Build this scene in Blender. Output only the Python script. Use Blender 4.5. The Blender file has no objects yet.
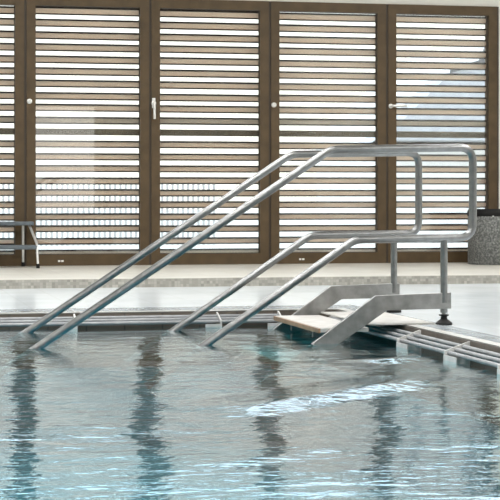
import bpy, bmesh, math, random
from mathutils import Vector, Matrix
random.seed(7)
C = bpy.context.scene
COL = C.collection

# ------------------------------------------------------------------ camera, world, light, exposure
F = 1800.0
EYE = 0.753
YAW = math.atan(400 / F)
cam_data = bpy.data.cameras.new('camera')
cam = bpy.data.objects.new('camera', cam_data)
COL.objects.link(cam)
cam.location = (0, 0, EYE)
cam.rotation_euler = (math.pi / 2, 0, -YAW)
cam_data.sensor_width = 36
cam_data.lens = F / 500 * 36
cam_data.shift_y = (197 - 250) / 500
cam_data.clip_start = 0.05
cam_data.clip_end = 300
C.camera = cam

world = bpy.data.worlds.new('overcast_sky')
C.world = world
world.use_nodes = True
wn = world.node_tree
bg = wn.nodes['Background']
# pale warm horizon, brighter and bluer overhead
wtc = wn.nodes.new('ShaderNodeTexCoord'); wsp = wn.nodes.new('ShaderNodeSeparateXYZ'); wrp = wn.nodes.new('ShaderNodeValToRGB')
wn.links.new(wtc.outputs['Generated'], wsp.inputs[0]); wn.links.new(wsp.outputs['Z'], wrp.inputs[0]); wn.links.new(wrp.outputs[0], bg.inputs['Color'])
we = wrp.color_ramp.elements
we[0].position = .08; we[0].color = (.60, .585, .565, 1)
we[1].position = .5; we[1].color = (.80, .90, 1.0, 1)
wm = we.new(.24); wm.color = (.74, .86, .98, 1)
bg.inputs['Strength'].default_value = 3.4

C.view_settings.view_transform = 'Standard'
C.view_settings.look = 'None'
C.view_settings.gamma = 1
C.view_settings.use_curve_mapping = False
C.view_settings.exposure = 0.0
C.cycles.use_denoising = True
C.cycles.max_bounces = 8
C.cycles.transparent_max_bounces = 16
C.cycles.caustics_reflective = False
C.cycles.caustics_refractive = False
C.cycles.sample_clamp_indirect = 6

FILL_LAMP_POWER = 155

# ------------------------------------------------------------------ helpers
def link(o):
    COL.objects.link(o); return o

def obj(name, bm, mat, parent=None, smooth=False, bevel=0, mats=None):
    me = bpy.data.meshes.new(name)
    bmesh.ops.recalc_face_normals(bm, faces=bm.faces[:])
    bm.to_mesh(me); bm.free()
    for m in ([mat] if mats is None else mats):
        me.materials.append(m)
    o = link(bpy.data.objects.new(name, me))
    if smooth:
        for p in me.polygons: p.use_smooth = True
        try: me.set_sharp_from_angle(angle=math.radians(40))
        except Exception: pass
    if bevel:
        md = o.modifiers.new('bevel', 'BEVEL'); md.width = bevel; md.segments = 2; md.limit_method = 'ANGLE'
    if parent:
        o.parent = parent
        o.matrix_parent_inverse = Matrix.Translation(-parent.location)
    return o

def tag(o, label, cat, group=None, kind=None):
    o['label'] = label; o['category'] = cat
    if group: o['group'] = group
    if kind: o['kind'] = kind
    return o

def thing(name, label, cat, loc=(0, 0, 0), group=None):
    o = link(bpy.data.objects.new(name, None))
    o.location = loc; o.empty_display_size = 0.1
    return tag(o, label, cat, group)

def struct(name, bm, mat, parent=None, **k):
    o = obj(name, bm, mat, parent, **k)
    if not parent: o['kind'] = 'structure'
    return o

def box(bm, x0, x1, y0, y1, z0, z1, mi=0):
    v = [bm.verts.new((x, y, z)) for x in (x0, x1) for y in (y0, y1) for z in (z0, z1)]
    for f in ((0, 1, 3, 2), (4, 6, 7, 5), (0, 4, 5, 1), (2, 3, 7, 6), (0, 2, 6, 4), (1, 5, 7, 3)):
        fc = bm.faces.new([v[i] for i in f]); fc.material_index = mi
    return bm

def prism(bm, pts, axis, a, b, mi=0):
    """polygon pts in the plane across 'axis', extruded from a to b"""
    def at(p, t):
        return {'y': (p[0], t, p[1]), 'x': (t, p[0], p[1]), 'z': (p[0], p[1], t)}[axis]
    lo = [bm.verts.new(at(p, a)) for p in pts]; hi = [bm.verts.new(at(p, b)) for p in pts]
    n = len(pts)
    fs = [bm.faces.new(lo), bm.faces.new(hi[::-1])]
    for i in range(n):
        fs.append(bm.faces.new([lo[i], hi[i], hi[(i + 1) % n], lo[(i + 1) % n]]))
    for f in fs: f.material_index = mi
    return bm

def fillet(pts, r, n=8):
    pts = [Vector(p) for p in pts]
    out = [pts[0]]
    for i in range(1, len(pts) - 1):
        p, a, b = pts[i], (pts[i - 1] - pts[i]), (pts[i + 1] - pts[i])
        ang = a.angle(b)
        rr = r[i] if isinstance(r, dict) else r
        t = min(rr / math.tan(ang / 2), a.length * .49, b.length * .49)
        p0, p1 = p + a.normalized() * t, p + b.normalized() * t
        for k in range(n + 1):
            u = k / n
            out.append(p0 * (1 - u) ** 2 + p * 2 * u * (1 - u) + p1 * u * u)
    out.append(pts[-1])
    return out

def tube(bm, path, r, seg=16, caps=True):
    path = [Vector(p) for p in path]
    n = len(path)
    T = [(path[min(i + 1, n - 1)] - path[max(i - 1, 0)]).normalized() for i in range(n)]
    ref = Vector((0, 1, 0)) if abs(T[0].y) < .8 else Vector((0, 0, 1))
    rings = []
    N = (ref - T[0] * ref.dot(T[0])).normalized()
    for i in range(n):
        N = (N - T[i] * N.dot(T[i])).normalized()
        B = T[i].cross(N)
        rings.append([bm.verts.new(path[i] + (N * math.cos(2 * math.pi * k / seg) + B * math.sin(2 * math.pi * k / seg)) * r) for k in range(seg)])
    for i in range(n - 1):
        for k in range(seg):
            bm.faces.new([rings[i][k], rings[i][(k + 1) % seg], rings[i + 1][(k + 1) % seg], rings[i + 1][k]])
    if caps:
        bm.faces.new(rings[0]); bm.faces.new(rings[-1][::-1])
    return bm

def lathe(bm, prof, cx, cy, seg=24, mi=0):
    rings = []
    for r, z in prof:
        if r < 1e-6: rings.append([bm.verts.new((cx, cy, z))])
        else: rings.append([bm.verts.new((cx + r * math.cos(2 * math.pi * k / seg), cy + r * math.sin(2 * math.pi * k / seg), z)) for k in range(seg)])
    for a, b in zip(rings, rings[1:]):
        for k in range(seg):
            j = (k + 1) % seg
            if len(a) == 1 and len(b) == 1: continue
            if len(a) == 1: f = bm.faces.new([a[0], b[j], b[k]])
            elif len(b) == 1: f = bm.faces.new([a[k], a[j], b[0]])
            else: f = bm.faces.new([a[k], a[j], b[j], b[k]])
            f.material_index = mi
    return bm

B = bmesh.new

# ------------------------------------------------------------------ materials
def mat(name, col, rough=.5, metal=0, spec=.5, noise=None, bump=None, coat=0):
    m = bpy.data.materials.new(name); m.use_nodes = True
    nt = m.node_tree; p = nt.nodes['Principled BSDF']
    p.inputs['Base Color'].default_value = (*col, 1)
    p.inputs['Roughness'].default_value = rough
    p.inputs['Metallic'].default_value = metal
    p.inputs['Specular IOR Level'].default_value = spec
    if coat:
        p.inputs['Coat Weight'].default_value = coat; p.inputs['Coat Roughness'].default_value = .15
    tc = nt.nodes.new('ShaderNodeTexCoord')
    if noise:
        scale, amt, stretch = noise
        mp = nt.nodes.new('ShaderNodeMapping'); mp.inputs['Scale'].default_value = stretch
        nz = nt.nodes.new('ShaderNodeTexNoise'); nz.inputs['Scale'].default_value = scale; nz.inputs['Detail'].default_value = 5
        rp = nt.nodes.new('ShaderNodeValToRGB')
        rp.color_ramp.elements[0].position = .3; rp.color_ramp.elements[1].position = .7
        rp.color_ramp.elements[0].color = (*[c * (1 - amt) for c in col], 1)
        rp.color_ramp.elements[1].color = (*[min(1, c * (1 + amt)) for c in col], 1)
        nt.links.new(tc.outputs['Object'], mp.inputs[0]); nt.links.new(mp.outputs[0], nz.inputs['Vector'])
        nt.links.new(nz.outputs['Fac'], rp.inputs[0]); nt.links.new(rp.outputs[0], p.inputs['Base Color'])
    if bump:
        scale, st = bump
        nb = nt.nodes.new('ShaderNodeTexNoise'); nb.inputs['Scale'].default_value = scale
        bp = nt.nodes.new('ShaderNodeBump'); bp.inputs['Strength'].default_value = st; bp.inputs['Distance'].default_value = .01
        nt.links.new(tc.outputs['Object'], nb.inputs['Vector'])
        nt.links.new(nb.outputs['Fac'], bp.inputs['Height']); nt.links.new(bp.outputs[0], p.inputs['Normal'])
    return m

def tile_mat(name, col, grout, size, rough, var=.06, mortar=.02, spec=.5):
    """square tiles with grout, laid from world x/y/z by the face direction"""
    m = bpy.data.materials.new(name); m.use_nodes = True
    nt = m.node_tree; p = nt.nodes['Principled BSDF']
    p.inputs['Roughness'].default_value = rough; p.inputs['Specular IOR Level'].default_value = spec
    tc = nt.nodes.new('ShaderNodeTexCoord')
    br = nt.nodes.new('ShaderNodeTexBrick')
    br.offset = 0; br.inputs['Scale'].default_value = 1 / size
    br.inputs['Brick Width'].default_value = 1; br.inputs['Row Height'].default_value = 1
    br.inputs['Mortar Size'].default_value = mortar
    br.inputs['Color1'].default_value = (*[c * (1 - var) for c in col], 1)
    br.inputs['Color2'].default_value = (*[min(1, c * (1 + var)) for c in col], 1)
    br.inputs['Mortar'].default_value = (*grout, 1)
    # box projection: pick the pair of axes by the normal
    g = nt.nodes.new('ShaderNodeNewGeometry')
    sn = nt.nodes.new('ShaderNodeSeparateXYZ'); nt.links.new(g.outputs['Normal'], sn.inputs[0])
    sp = nt.nodes.new('ShaderNodeSeparateXYZ'); nt.links.new(tc.outputs['Object'], sp.inputs[0])
    def absgt(s):
        a = nt.nodes.new('ShaderNodeMath'); a.operation = 'ABSOLUTE'; nt.links.new(s, a.inputs[0])
        b = nt.nodes.new('ShaderNodeMath'); b.operation = 'GREATER_THAN'; b.inputs[1].default_value = .7
        nt.links.new(a.outputs[0], b.inputs[0]); return b.outputs[0]
    isx, isz = absgt(sn.outputs['X']), absgt(sn.outputs['Z'])
    def pick(f, a, b):
        mx = nt.nodes.new('ShaderNodeMix'); mx.data_type = 'FLOAT'
        nt.links.new(f, mx.inputs[0]); nt.links.new(a, mx.inputs[2]); nt.links.new(b, mx.inputs[3]); return mx.outputs[0]
    u = pick(isx, sp.outputs['X'], sp.outputs['Y']); v = pick(isz, sp.outputs['Z'], sp.outputs['Y'])
    cb = nt.nodes.new('ShaderNodeCombineXYZ'); nt.links.new(u, cb.inputs[0]); nt.links.new(v, cb.inputs[1])
    nt.links.new(cb.outputs[0], br.inputs['Vector'])
    nz = nt.nodes.new('ShaderNodeTexNoise'); nz.inputs['Scale'].default_value = 2.2; nz.inputs['Detail'].default_value = 6
    nt.links.new(tc.outputs['Object'], nz.inputs['Vector'])
    mr = nt.nodes.new('ShaderNodeMapRange'); mr.inputs[1].default_value = .3; mr.inputs[2].default_value = .7
    mr.inputs[3].default_value = .93; mr.inputs[4].default_value = 1.05
    nt.links.new(nz.outputs['Fac'], mr.inputs[0])
    ml = nt.nodes.new('ShaderNodeVectorMath'); ml.operation = 'SCALE'
    nt.links.new(br.outputs['Color'], ml.inputs[0]); nt.links.new(mr.outputs[0], ml.inputs['Scale'])
    nt.links.new(ml.outputs[0], p.inputs['Base Color'])
    return m

M = {}
M['frame'] = mat('bronze_brown_frame', (.078, .052, .026), .5, spec=.25, noise=(9, .16, (1, 1, 1)))
M['groove'] = mat('dark_frame_seal', (.035, .024, .014), .6)
M['slat'] = mat('tan_louvre', (.90, .71, .57), .55, noise=(5, .05, (.3, 1, 1)))
M['slat_halo'] = mat('louvre_edge_halo', (.03, .018, .02), .6, spec=.2)
M['rail_dark'] = mat('dark_brown_louvre', (.11, .075, .045), .5)
M['steel'] = mat('brushed_steel', (.205, .21, .21), .30, 1, noise=(26, .12, (1, 1, 1)), bump=(180, .05))
M['plate'] = mat('brushed_steel_plate', (.26, .26, .255), .40, 1, noise=(14, .22, (1, 1, 1)), bump=(120, .08))
M['chrome'] = mat('satin_silver', (.62, .62, .61), .3, .5, noise=(20, .05, (1, 1, 1)))
M['handle'] = mat('silver_handle', (.72, .72, .70), .35, .6)
M['black'] = mat('black_rubber', (.008, .008, .008), .6, spec=.2)
M['liner'] = mat('black_bin_liner', (.008, .008, .008), .6, spec=.2, bump=(30, .6))
M['bars'] = mat('grey_grate_bars', (.24, .25, .26), .45, noise=(18, .15, (1, 1, 1)))
M['bracket'] = mat('pale_grate_bracket', (.50, .50, .49), .5, noise=(20, .12, (1, 1, 1)))
M['tread'] = mat('grey_white_tread', (.46, .45, .43), .45, noise=(9, .22, (1, 3, 1)))
M['nosing'] = mat('brown_tread_edge', (.24, .15, .09), .5, noise=(20, .2, (1, 1, 1)))
M['stool_top'] = mat('blue_grey_ribbed_tread', (.10, .12, .135), .5, spec=.3, noise=(30, .15, (1, 1, 1)))
M['wall'] = mat('cream_plaster', (.66, .65, .60), .8, noise=(3, .04, (1, 1, 1)), bump=(60, .1))
M['ceiling'] = mat('timber_ceiling', (.26, .20, .14), .8, noise=(2, .03, (1, 1, 1)))
M['deck'] = tile_mat('pool_deck_tile', (.59, .64, .67), (.54, .57, .59), .30, .16, .015, .012)
M['upper'] = tile_mat('upper_floor_tile', (.58, .57, .52), (.50, .49, .45), .30, .45, .03, .012)
M['riser'] = tile_mat('grey_mosaic', (.27, .26, .23), (.24, .23, .21), .025, .5, .25, .05)
M['trim'] = tile_mat('wet_edge_tile', (.22, .25, .27), (.35, .37, .37), .12, .25, .12, .03)
M['trim_white'] = tile_mat('white_edge_mosaic', (.40, .40, .39), (.50, .50, .48), .03, .3, .08, .1)
M['channel'] = tile_mat('brown_channel_tile', (.10, .085, .07), (.06, .055, .05), .25, .5, .12, .02)
M['pool'] = tile_mat('turquoise_pool_tile', (.02, .31, .37), (.05, .35, .40), .05, .3, .12, .06)
M['outdoor'] = mat('pale_courtyard_ground', (.62, .60, .57), .9, noise=(2, .05, (1, 1, 1)))
M['house'] = mat('pale_render', (.90, .89, .88), .9, noise=(4, .05, (1, 1, 1)))
M['roof'] = mat('grey_metal_roof', (.40, .41, .45), .6, noise=(6, .1, (1, 1, 1)))
M['roof_dark'] = mat('dark_roof_edge', (.10, .10, .11), .6)
M['picket'] = mat('grey_picket', (.50, .49, .50), .7, noise=(8, .1, (1, 1, 1)))
M['sticker'] = mat('white_plastic', (.8, .8, .78), .4)
M['lamp_body'] = mat('added_lamp_housing', (.7, .7, .7), .5)

# speckled galvanised bin
def bin_mat():
    m = mat('speckled_grey_metal', (.14, .17, .17), .5, .2)
    nt = m.node_tree; p = nt.nodes['Principled BSDF']
    tc = nt.nodes.new('ShaderNodeTexCoord')
    vo = nt.nodes.new('ShaderNodeTexNoise'); vo.inputs['Scale'].default_value = 55; vo.inputs['Detail'].default_value = 4
    rp = nt.nodes.new('ShaderNodeValToRGB'); e = rp.color_ramp.elements
    e[0].position = .42; e[0].color = (.085, .09, .088, 1); e[1].position = .74; e[1].color = (.30, .31, .30, 1)
    nt.links.new(tc.outputs['Object'], vo.inputs['Vector']); nt.links.new(vo.outputs['Fac'], rp.inputs[0])
    nt.links.new(rp.outputs[0], p.inputs['Base Color'])
    return m
M['bin'] = bin_mat()

def schlick(nt, f0, power, normal=None):
    """view-angle reflectance, the same from both sides of a thin sheet"""
    lw = nt.nodes.new('ShaderNodeLayerWeight'); lw.inputs['Blend'].default_value = .5
    if normal: nt.links.new(normal, lw.inputs['Normal'])
    pw = nt.nodes.new('ShaderNodeMath'); pw.operation = 'POWER'; pw.inputs[1].default_value = power
    ma = nt.nodes.new('ShaderNodeMath'); ma.operation = 'MULTIPLY_ADD'; ma.inputs[1].default_value = 1 - f0; ma.inputs[2].default_value = f0
    nt.links.new(lw.outputs['Facing'], pw.inputs[0]); nt.links.new(pw.outputs[0], ma.inputs[0])
    return ma.outputs[0]

def glass_mat():
    m = bpy.data.materials.new('window_glass'); m.use_nodes = True
    nt = m.node_tree; nt.nodes.clear()
    out = nt.nodes.new('ShaderNodeOutputMaterial')
    mx = nt.nodes.new('ShaderNodeMixShader'); fr = schlick(nt, .04, 5)
    gl = nt.nodes.new('ShaderNodeBsdfGlossy'); gl.inputs['Roughness'].default_value = .0
    tr = nt.nodes.new('ShaderNodeBsdfTransparent'); tr.inputs[0].default_value = (.96, .97, .96, 1)
    nt.links.new(fr, mx.inputs[0]); nt.links.new(tr.outputs[0], mx.inputs[1]); nt.links.new(gl.outputs[0], mx.inputs[2])
    nt.links.new(mx.outputs[0], out.inputs[0])
    return m
M['glass'] = glass_mat()

def water_mat():
    m = bpy.data.materials.new('rippled_pool_water'); m.use_nodes = True
    nt = m.node_tree; nt.nodes.clear()
    out = nt.nodes.new('ShaderNodeOutputMaterial')
    mx = nt.nodes.new('ShaderNodeMixShader')
    gl = nt.nodes.new('ShaderNodeBsdfGlossy'); gl.inputs['Roughness'].default_value = .006
    gl.inputs['Color'].default_value = (.97, 1, 1, 1)
    tr = nt.nodes.new('ShaderNodeBsdfTransparent'); tr.inputs[0].default_value = (.17, .78, .86, 1)
    tc = nt.nodes.new('ShaderNodeTexCoord')
    n1 = nt.nodes.new('ShaderNodeTexNoise'); n1.inputs['Scale'].default_value = 5.5; n1.inputs['Detail'].default_value = 2
    mp = nt.nodes.new('ShaderNodeMapping'); mp.inputs['Scale'].default_value = (.6, 1, 1); mp.inputs['Rotation'].default_value = (0, 0, .25)
    n2 = nt.nodes.new('ShaderNodeTexNoise'); n2.inputs['Scale'].default_value = 24; n2.inputs['Detail'].default_value = 3
    ad = nt.nodes.new('ShaderNodeMath'); ad.operation = 'MULTIPLY_ADD'; ad.inputs[1].default_value = .3
    bp = nt.nodes.new('ShaderNodeBump'); bp.inputs['Strength'].default_value = 1; bp.inputs['Distance'].default_value = .0088
    nt.links.new(tc.outputs['Object'], mp.inputs[0]); nt.links.new(mp.outputs[0], n1.inputs['Vector']); nt.links.new(mp.outputs[0], n2.inputs['Vector'])
    nt.links.new(n2.outputs['Fac'], ad.inputs[0]); nt.links.new(n1.outputs['Fac'], ad.inputs[2])
    nt.links.new(ad.outputs[0], bp.inputs['Height'])
    nt.links.new(bp.outputs[0], gl.inputs['Normal']); fr = schlick(nt, .04, 3.3, bp.outputs[0])
    nt.links.new(fr, mx.inputs[0]); nt.links.new(tr.outputs[0], mx.inputs[1]); nt.links.new(gl.outputs[0], mx.inputs[2])
    nt.links.new(mx.outputs[0], out.inputs[0])
    return m
M['water'] = water_mat()

def emit(name, col, s):
    m = bpy.data.materials.new(name); m.use_nodes = True
    p = m.node_tree.nodes['Principled BSDF']
    p.inputs['Base Color'].default_value = (.8, .8, .8, 1)
    p.inputs['Emission Color'].default_value = (*col, 1); p.inputs['Emission Strength'].default_value = s
    return m
M['lamp'] = emit('added_lamp_diffuser', (1, .97, .92), 4)

# ------------------------------------------------------------------ room shell
UP = .075                       # upper floor level, one low step above the pool deck
YW = 17.78                      # window wall
XL, XR, YN, ZC = -7.0, 9.0, -7.0, 4.6
PX0, PX1, PY0, PY1 = -5.0, 3.03, 1.2, 11.50     # pool at the waterline
EX, EY = 3.187, 11.66           # deck edge behind the overflow gutter
WL = -.094                      # water level
bm = B()
# deck slab around the pool (top at z=0), a ring with a hole
for x0, x1, y0, y1 in ((XL, PX0 - .16, YN, 14.85), (EX, XR, YN, 14.85), (PX0 - .16, EX, EY, 14.85), (PX0 - .16, EX, YN, PY0 - .16)):
    box(bm, x0, x1, y0, y1, -.35, 0)
struct('floor', bm, M['deck'])
struct('floor_upper', box(B(), XL, XR, 14.85, YW + .25, -.35, UP), M['upper'])
struct('trim_1', box(B(), XL, XR, 14.838, 14.85, -.02, UP - .004), M['riser'])
# edge tiles along the deck edge
bm = B(); box(bm, EX, EX + .07, PY0, EY, -.02, .003); box(bm, PX0 - .16, EX + .07, EY, EY + .07, -.02, .003)
struct('trim_2', bm, M['trim_white'])
bm = B(); box(bm, EX + .07, EX + .22, PY0, EY + .07, -.02, .004); box(bm, PX0 - .16, EX + .22, EY + .07, EY + .42, -.02, .004)
struct('trim_3', bm, M['trim'])
# pool basin
bm = B()
box(bm, PX0 - .2, PX1 + .2, PY0 - .2, PY1 + .2, -1.0, -.85)
box(bm, PX0 - .3, PX0, PY0 - .3, PY1 + .3, -1.0, -.17)
box(bm, PX1, PX1 + .3, PY0 - .3, PY1 + .3, -1.0, -.17)
box(bm, PX0, PX1, PY0 - .3, PY0, -1.0, -.17)
box(bm, PX0, PX1, PY1, PY1 + .3, -1.0, -.17)
struct('floor_pool', bm, M['pool'])
bm = B()
box(bm, PX1 - .006, PX1, PY0, PY1, -.34, -.168); box(bm, PX0, PX1 - .006, PY1 - .006, PY1, -.34, -.168)  # added dark band, stands in for the shade inside the gutter
struct('trim_shade', bm, M['channel'])
# gutter channel back walls
bm = B()
box(bm, EX - .012, EX, PY0 - .16, EY, -.34, -.003)
box(bm, PX0 - .16, EX, EY - .012, EY, -.34, -.003)
box(bm, PX1, EX - .012, PY0 - .16, EY - .012, -.169, -.160); box(bm, PX0 - .16, PX1, PY1, EY - .012, -.169, -.160)
struct('trim_4', bm, M['channel'])

JX = [-2.008, -.778, .452, 1.682, 2.923, 4.149, 5.385, 6.588]     # window joints
FT = 2.735
bm = B()
CZ0, CZ1 = 3.0, 4.5
box(bm, XL, XR, YW, YW + .25, FT, CZ0); box(bm, XL, XR, YW, YW + .25, CZ1, ZC)     # above the windows, with a slot for the added ribbon window
box(bm, XL, -4.5, YW, YW + .25, CZ0, CZ1); box(bm, 8.5, XR, YW, YW + .25, CZ0, CZ1)
box(bm, JX[-1], XR, YW - .02, YW + .25, -.35, FT)        # right of the windows
box(bm, XL, JX[0], YW, YW + .25, -.35, FT)
struct('wall_far', bm, M['wall'])
struct('wall_left', box(B(), XL - .2, XL, YN, YW + .25, -.35, ZC), M['wall'])
struct('wall_right', box(B(), XR, XR + .2, YN, YW + .25, -.35, ZC), M['wall'])
bm = B()
DX0, DX1, DZ1 = 4.25, 5.70, 2.9  # unseen opening, added to give a pale reflection in one window
box(bm, XL, DX0, YN - .2, YN, -.35, ZC); box(bm, DX1, XR, YN - .2, YN, -.35, ZC); box(bm, DX0, DX1, YN - .2, YN, DZ1, ZC)
box(bm, DX0, DX1, YN - .2, YN, -.35, .45)
struct('wall_near', bm, M['wall'])
struct('ceiling', box(B(), XL - .2, XR + .2, YN - .2, YW + .25, ZC, ZC + .15), M['ceiling'])

# ------------------------------------------------------------------ windows and their sun blinds
YF = 17.74        # room-side face of the frames
YG = 17.80        # glass
win_no = 0
def make_window(n, x0, x1):
    w = link(bpy.data.objects.new('window_%d' % n, None)); w.location = (x0, YF, UP); w['kind'] = 'structure'
    a, b = x0 + .012, x1 - .012
    gx0, gx1, gz0, gz1 = x0 + .10, x1 - .10, .185, 2.64
    bm = B()
    for s in ((a, gx0, UP, FT), (gx1, b, UP, FT), (gx0, gx1, UP, gz0), (gx0, gx1, gz1, FT)):
        box(bm, s[0], s[1], YF, YG + .03, s[2], s[3])
    # stepped inner rebate around the pane
    for s in ((gx0, gx0 + .006, gz0, gz1), (gx1 - .006, gx1, gz0, gz1), (gx0, gx1, gz0, gz0 + .006), (gx0, gx1, gz1 - .006, gz1)):
        box(bm, s[0], s[1], YG - .02, YG - .006, s[2], s[3], 1)
    obj('window_frame', bm, None, w, mats=[M['frame'], M['groove']])
    bm = B(); box(bm, gx0, gx1, YG, YG + .004, gz0, gz1); box(bm, gx0, gx1, YG + .018, YG + .022, gz0, gz1)   # double glazing
    obj('glass_pane', bm, M['glass'], w)
    return w
windows = {}
for k in range(len(JX) - 1):
    windows[k - 1] = make_window(k + 1, JX[k], JX[k + 1])
bm = B()
for i in range(9): x = -4.5 + i * 13 / 8; box(bm, x - .03, x + .03, YW + .05, YW + .15, CZ0, CZ1)
box(bm, -4.5, 8.5, YW + .05, YW + .15, CZ0, CZ0 + .05); box(bm, -4.5, 8.5, YW + .05, YW + .15, CZ1 - .05, CZ1)
cw = struct('window_8', bm, M['frame'])  # unseen window, added to put bright flecks and a streak on the water
obj('glass_pane', box(B(), -4.5, 8.5, YW + .09, YW + .096, CZ0, CZ1), M['glass'], cw)
# mullion seals between the sashes
bm = B()
for x in JX: box(bm, x - .013, x + .013, YF + .012, YG + .03, UP, FT)
struct('trim_5', bm, M['groove'])

def lever(w, x, z, down):
    h = obj('window_handle', lathe(B(), [(0, 0), (.024, 0), (.024, .012), (.018, .016), (0, .016)], 0, 0, 20), M['handle'], None, True)
    h.rotation_euler = (math.pi / 2, 0, 0); h.location = (x, YF, z)
    h.parent = w; h.matrix_parent_inverse = Matrix.Translation(-w.location)
    bm = B()
    if down:
        path = fillet([(x, YF - .01, z), (x, YF - .055, z), (x, YF - .055, z - .16)], .015)
    else:
        path = fillet([(x, YF - .01, z), (x, YF - .055, z), (x + .16, YF - .055, z)], .015)
    tube(bm, path, .013, 12)
    l = obj('lever', bm, M['handle'], None, True)
    l.parent = h; l.matrix_parent_inverse = (Matrix.Translation((x, YF, z)) @ Matrix.Rotation(math.pi / 2, 4, 'X')).inverted()
    if down:     # long cover plate behind a hanging lever
        pl = obj('cover_plate', box(B(), x - .017, x + .017, YF - .01, YF, z - .05, z + .05), M['handle'], None, bevel=.004)
        pl.parent = h; pl.matrix_parent_inverse = l.matrix_parent_inverse.copy()
def knob(w, x, z):
    h = obj('window_knob', lathe(B(), [(0, 0), (.026, 0), (.026, .010), (.020, .016), (.012, .018), (.010, .010), (0, .010)], 0, 0, 20), M['handle'], None, True)
    h.rotation_euler = (math.pi / 2, 0, 0); h.location = (x, YF, z)
    h.parent = w; h.matrix_parent_inverse = Matrix.Translation(-w.location)
knob(windows[2], 1.722, 1.694)
lever(windows[3], 2.957, 1.69, True)
knob(windows[4], 4.190, 1.685)
lever(windows[5], 5.424, 1.687, False)
for k, x in ((2, 2.03), (4, 4.48)):
    w = windows[k]
    bm = B(); box(bm, x - .028, x - .004, YF - .006, YF, .112, .130); box(bm, x + .004, x + .028, YF - .006, YF, .112, .130)
    obj('drain_cap', bm, M['sticker'], w, bevel=.003)

# exterior louvred blinds, one per window
blind_labels = {
    0: 'tan slatted sun blind outside the picture, left of the step stool',
    1: 'tan slatted sun blind behind the step stool, cut off by the left picture edge',
    2: 'tan slatted sun blind behind the window with a pale reflection, right of the step stool',
    3: 'tan slatted sun blind behind the window with the hanging silver lever handle',
    4: 'tan slatted sun blind behind the window crossed by the bend of the upper handrails',
    5: 'tan slatted sun blind nearest the speckled bin, behind the window with the sideways lever',
}
YB = 17.95
def blind(k):
    x0, x1 = JX[k + 1] + .05, JX[k + 2] - .05
    r = thing('slatted_blind', blind_labels[k], 'sun blind', ((x0 + x1) / 2, YB, UP), 'slatted sun blinds outside the windows')
    bm = B()
    for i in range(21):
        z = 2.612 - .1208 * i + random.uniform(-.004, .004)
        if i == 10: continue
        h, t = .0225, .006        # a tilted blade: room-side edge high, outer edge low
        prism(bm, [(YB - .045, z + h - t), (YB - .047, z + h), (YB - .043, z + h + t), (YB, z + t + .003), (YB + .043, z - h + t), (YB + .047, z - h), (YB + .045, z - h - t), (YB, z - t + .003)], 'x', x0, x1, 0)
        for yy, zz, lo in ((YB - .046, z + h, .008), (YB + .046, z - h, .017)):        # dark halo beside the bright gaps, painted as strips along the blade edges
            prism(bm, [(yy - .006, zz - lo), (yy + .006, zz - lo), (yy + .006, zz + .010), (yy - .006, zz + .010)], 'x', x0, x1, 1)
    obj('slat_panel', bm, None, r, mats=[M['slat'], M['slat_halo']])
    z = 2.612 - .1208 * 10
    obj('middle_rail', box(B(), x0, x1, YB - .02, YB + .025, z - .032, z + .032), M['rail_dark'], r, bevel=.004)
    bm = B()
    for s in (x0 - .03, x1): box(bm, s, s + .03, YB - .05, YB + .05, .16, 2.69)
    obj('guide_rail', bm, M['rail_dark'], r)
for k in (0, 1, 2, 3, 4, 5): blind(k)

# ------------------------------------------------------------------ outdoors, seen through the slats
struct('ground', box(B(), -40, 60, YW + .26, 90, -.3, .05), M['outdoor'])
t = thing('picket_fence', 'grey picket fence outside seen through the blind gaps above the step stool level', 'fence', (3.8, 26, .05))
bm = B()
box(bm, 1.9, 5.25, 25.99, 26.01, .42, .45); box(bm, 1.9, 5.25, 25.99, 26.01, .98, 1.01)
obj('rail', bm, M['picket'], t)
bm = B()
for i in range(44):
    x = 1.9 + i * .077
    box(bm, x, x + .034, 25.97, 25.99, .05, 1.04)
o = obj('picket_row', bm, M['picket'], t)
t = thing('neighbouring_house', 'house with grey sloping roof outside, seen through the blind nearest the bin', 'building', (11.5, 32, .05))
obj('house_wall', prism(B(), [(9.4, .05), (16, .05), (16, 3.6), (11.2, 3.6), (10.2, 2.7), (9.4, 1.9)], 'y', 31, 36), M['house'], t)
bm = B()
prism(bm, [(8.7, 1.62), (9.25, 1.95), (10.25, 2.92), (11.4, 3.25), (16, 3.4), (16, 1.75), (8.9, 1.75)], 'y', 30, 31)
obj('roof', bm, M['roof'], t)
bm = B()
prism(bm, [(10.25, 2.92), (11.4, 3.25), (11.4, 3.33), (10.25, 3.0)], 'y', 29.95, 30)
prism(bm, [(10.75, 3.1), (11.0, 3.62), (11.07, 3.62), (10.95, 3.1)], 'y', 29.93, 30)
obj('roof_edge', bm, M['roof_dark'], t)

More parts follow.
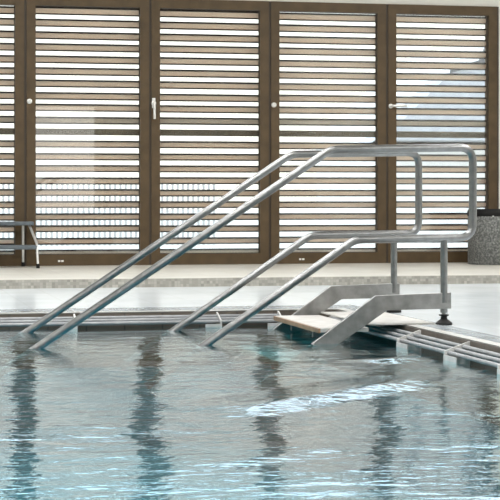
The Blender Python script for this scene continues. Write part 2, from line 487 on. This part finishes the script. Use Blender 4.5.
# ------------------------------------------------------------------ overflow gutter gratings
GZ = [(.028, -.062), (.068, -.047), (.108, -.032)]        # bar positions: inward from the water's edge, height
BR = .0118
def grate(run, c0, c1, label):
    """run 'x': along the far edge, run 'y': along the right edge"""
    def P(along, d, z):
        return (PX1 + d, along, z) if run == 'y' else (along, PY1 + d, z)
    base = P((c0 + c1) / 2, .07, -.11)
    t = thing('gutter_grate', label, 'grate', base, 'overflow gutter gratings')
    for d, z in GZ:
        bm = B(); tube(bm, [P(c0 + .004, d, z), P(c1 - .012, d, z)], BR, 12)
        obj('bar', bm, M['bars'], t, True)
    bm = B()
    pts = [(0, -.155), (0, -.052), (.135, -.004), (.143, -.004), (.143, -.155)]
    lo, hi = (c1 - .012, c1 - .002)
    if run == 'y': prism(bm, [(PX1 + d, z) for d, z in pts], 'y', lo, hi)
    else: prism(bm, [(PY1 + d, z) for d, z in pts], 'x', lo, hi)
    obj('bracket', bm, M['bracket'], t)
    bm = B()
    if run == 'y': box(bm, PX1 - .002, PX1 + .006, c1 - .20, c1 - .002, -.125, -.072)
    else: box(bm, c1 - .11, c1 - .002, PY1 - .002, PY1 + .006, -.125, -.075)
    obj('face_plate', bm, M['bracket'], t)
    return t
ry = [7.4, 8.17, 8.97, 9.80, 11.45]
rl = ['sliver of gutter grate at the right picture edge, nearest the camera', 'grey three-bar gutter grate section right of the second bracket, by the right picture edge',
      'grey three-bar gutter grate section in front of the stair\'s black foot', 'shaded gutter grate section under the white stair landing, reaching to the pool corner']
for i in range(0, 4): grate('y', ry[i], ry[i + 1], rl[i])
rx = [-.5, .47, 1.425, 2.37, 2.785]
xl = ['far gutter grate section outside the picture, left of the handrail ends', 'far gutter grate section behind the foot of the upper handrails, at the left picture edge',
      'far gutter grate section in the middle, between the upper and lower handrail ends', 'short far gutter grate section just left of the stair treads']
for i in range(0, 4): grate('x', rx[i], rx[i + 1], xl[i])

# ------------------------------------------------------------------ pool stair
RR = .0235
YFr, YBk = 10.09, 11.25
st = thing('pool_stair', 'stainless steel pool stair with double handrails leading from deck into the water', 'pool stair', (2.95, 10.67, 0))
for y in (YFr, YBk):
    d = 0 if y == YFr else .05
    dx = math.cos(math.radians(34))
    # one continuous tube: upper rail, return bend, lower rail
    up_b, up_e = (2.722 + d, y, 1.028), (3.590 + d * .8, y, 1.045)
    lo_b, lo_e = (2.868 + d * .6, y, .505), (3.590 + d * .8, y, .515)
    k = (1.028 + .081) / (2.722 - 1.038)
    deep = .32
    p0 = (up_b[0] - (1.028 + deep) / k, y, -deep)
    k2 = (.505 + .092) / (2.868 - 1.979)
    p5 = (lo_b[0] - (.505 + deep) / k2, y, -deep)
    path = fillet([p0, up_b, up_e, lo_e, lo_b, p5], {1: .18, 2: .085, 3: .085, 4: .16})
    obj('handrail', tube(B(), path, RR, 20), M['steel'], st, True)
    px = 3.411 + d
    obj('post', tube(B(), [(px, y, .13), (px, y, .50)], .021, 20), M['steel'], st, True)
    # foot: stud, nut, rubber pad
    ft = obj('foot', lathe(B(), [(0, 0.001), (.048, .001), (.050, .012), (.034, .026), (.020, .036), (.018, .052), (.030, .056), (.030, .062), (.016, .064), (0, .064)], px, y, 24), M['black'], st, True)
    obj('stud', lathe(B(), [(.012, .06), (.012, .072), (.022, .073), (.022, .098), (.012, .099), (.012, .13)], px, y, 16), M['steel'], ft, True)
    # cheek plate: flat arm on the deck side, sloping into the water
    o = (0, 0) if y == YFr else (.045, 0)
    pts = [(3.452 + o[0], .192), (2.990 + o[0], .178), (2.590 + o[0], -.108), (2.236 + o[0], -.36), (2.404 + o[0], -.36), (2.757 + o[0], -.108), (3.060 + o[0], .092), (3.452 + o[0], .097)]
    obj('cheek_plate', prism(B(), pts, 'y', y - .014, y + .014), M['plate'], st, bevel=.003)
for i, (x, z) in enumerate(((2.665, -.008), (2.415, -.195))):
    tr = obj('tread', box(B(), x, x + .29, YFr + .014, YBk - .014, z - .026, z), M['tread'], st, bevel=.003)
    obj('nosing', box(B(), x - .014, x, YFr + .014, YBk - .014, z - .030, z - .002), M['nosing'], tr, bevel=.003)
    for yy in (YFr + .30, YBk - .32):
        obj('tread_support', box(B(), x + .03, x + .26, yy, yy + .03, z - .075, z - .026), M['plate'], tr)
obj('landing_sheet', box(B(), 2.965, 3.36, YFr + .014, YBk - .014, .004, .012), M['tread'], st)

# ------------------------------------------------------------------ bin by the right wall
bx, by = 6.375, 17.20
t = thing('waste_bin', 'speckled grey round metal bin with black liner, at the right picture edge', 'bin', (bx, by, UP))
obj('bin_body', lathe(B(), [(0, UP + .001), (.285, UP + .001), (.292, UP + .01), (.292, .60), (.285, .60), (.283, .10), (0, .10)], bx, by, 40), M['bin'], t, True)
obj('bin_liner', lathe(B(), [(.281, .30), (.281, .605), (.294, .61), (.299, .60), (.297, .575), (.2935, .560), (.2945, .61), (.285, .632), (.276, .612), (.274, .32), (0, .30)], bx, by, 40), M['liner'], t, True)
for a in (-2.05, -1.35):
    bm = lathe(B(), [(0, .558), (.010, .558), (.010, .565), (0, .570)], bx + .294 * math.cos(a), by + .294 * math.sin(a), 10)
    obj('rivet', bm, M['chrome'], t, True)

# ------------------------------------------------------------------ step stool
t = thing('step_stool', 'two-step stool with blue grey treads and silver legs before the leftmost window', 'stool', (1.5, 17.4, UP))
obj('upper_step', box(B(), 1.16, 1.735, 17.42, 17.66, .478, .515), M['stool_top'], t, bevel=.008)
obj('lower_step', box(B(), 1.16, 1.745, 17.20, 17.42, .252, .292), M['stool_top'], t, bevel=.008)
for s in (-1, 1):
    def X(v): return v if s == 1 else 2.9 - v
    bm = B(); tube(bm, fillet([(X(1.650), 17.64, .478), (X(1.652), 17.66, .10)], .05), .012, 12)
    l = obj('leg', bm, M['chrome'], t, True)
    obj('rubber_tip', lathe(B(), [(0, UP), (.017, UP), (.017, UP + .04), (0, UP + .045)], X(1.652), 17.66, 14), M['black'], l, True)
    bm = B(); tube(bm, fillet([(X(1.695), 17.50, .485), (X(1.742), 17.22, .31), (X(1.748), 17.18, .10)], .06), .012, 12)
    l = obj('leg', bm, M['chrome'], t, True)
    obj('rubber_tip', lathe(B(), [(0, UP), (.017, UP), (.017, UP + .04), (0, UP + .045)], X(1.748), 17.18, 14), M['black'], l, True)

# ------------------------------------------------------------------ ceiling lamps, unseen, added as fill light for the hall
def lamp(x, y):
    t = thing('added_ceiling_lamp', 'unseen ceiling lamp added as fill light for the pool hall', 'lamp', (x, y, ZC), 'added ceiling lamps')
    bm = B()
    for s in ((x - 1.3, x + 1.3, y - .38, y - .35), (x - 1.3, x + 1.3, y + .35, y + .38), (x - 1.3, x - 1.27, y - .35, y + .35), (x + 1.27, x + 1.3, y - .35, y + .35)):
        box(bm, *s, ZC - .09, ZC)
    obj('housing', bm, M['lamp_body'], t)
    obj('diffuser', box(B(), x - 1.27, x + 1.27, y - .35, y + .35, ZC - .03, ZC - .01), M['lamp'], t)
    ld = bpy.data.lights.new('fill_light', 'AREA'); ld.shape = 'RECTANGLE'; ld.size = 2.5; ld.size_y = .68
    ld.energy = FILL_LAMP_POWER; ld.color = (1, .985, .965)
    lo = link(bpy.data.objects.new('fill_light', ld)); lo.location = (x, y, ZC - .05)
    lo.parent = t; lo.matrix_parent_inverse = Matrix.Translation(-t.location)
for x in (-3.2, 1.5, 6.2):
    for y in (1.0, 5.2, 9.4, 13.6): lamp(x, y)

# ------------------------------------------------------------------ pool water
def water():
    import numpy as np
    STEP = .027
    x0, x1, y0, y1 = PX0, EX - .014, PY0, EY - .014
    nx, ny = int((x1 - x0) / STEP) + 1, int((y1 - y0) / STEP) + 1
    gx, gy = np.meshgrid(np.linspace(x0, x1, nx), np.linspace(y0, y1, ny))
    rnd = random.Random(3)
    z = np.full_like(gx, WL)
    for i in range(34):
        lam = rnd.uniform(.18, 1.6); a = rnd.uniform(0, 2 * math.pi)
        z += .00065 * lam * np.sin(2 * math.pi / lam * (gx * math.cos(a) + gy * math.sin(a)) + rnd.uniform(0, 6.28))
    def ridge(p, q, h, sig, bend=0):
        """a crest from p to q, added and shaped to mirror bright light"""
        p, q = np.array(p), np.array(q); L = np.linalg.norm(q - p); u = (q - p) / L
        s = (gx - p[0]) * u[0] + (gy - p[1]) * u[1]
        d = -(gx - p[0]) * u[1] + (gy - p[1]) * u[0] + bend * (s / L) * (1 - s / L)
        env = 1 / (1 + np.exp(-(s - .08 * L) / (.05 * L))) / (1 + np.exp((s - .95 * L) / (.03 * L)))
        prof = np.where(d < 0, 1 + d / sig, 1 - d / (2.6 * sig)).clip(0, 1)
        return h * prof * env
    z += ridge((1.45, 6.86), (2.62, 7.92), .0285, .16, .05)
    z += ridge((1.05, 5.50), (1.60, 5.86), .006, .10)
    z += ridge((2.62, 8.76), (2.92, 9.02), .0235, .13)
    vs = np.stack([gx, gy, z], -1).reshape(-1, 3)
    idx = np.arange(nx * ny).reshape(ny, nx)
    fs = np.stack([idx[:-1, :-1], idx[:-1, 1:], idx[1:, 1:], idx[1:, :-1]], -1).reshape(-1, 4)
    me = bpy.data.meshes.new('pool_water'); me.from_pydata(vs.tolist(), [], fs.tolist())
    me.polygons.foreach_set('use_smooth', [True] * len(me.polygons))
    me.materials.append(M['water'])
    o = link(bpy.data.objects.new('pool_water', me))
    tag(o, 'rippled turquoise pool water mirroring the windows, filling the pool', 'water', kind='stuff')
water()
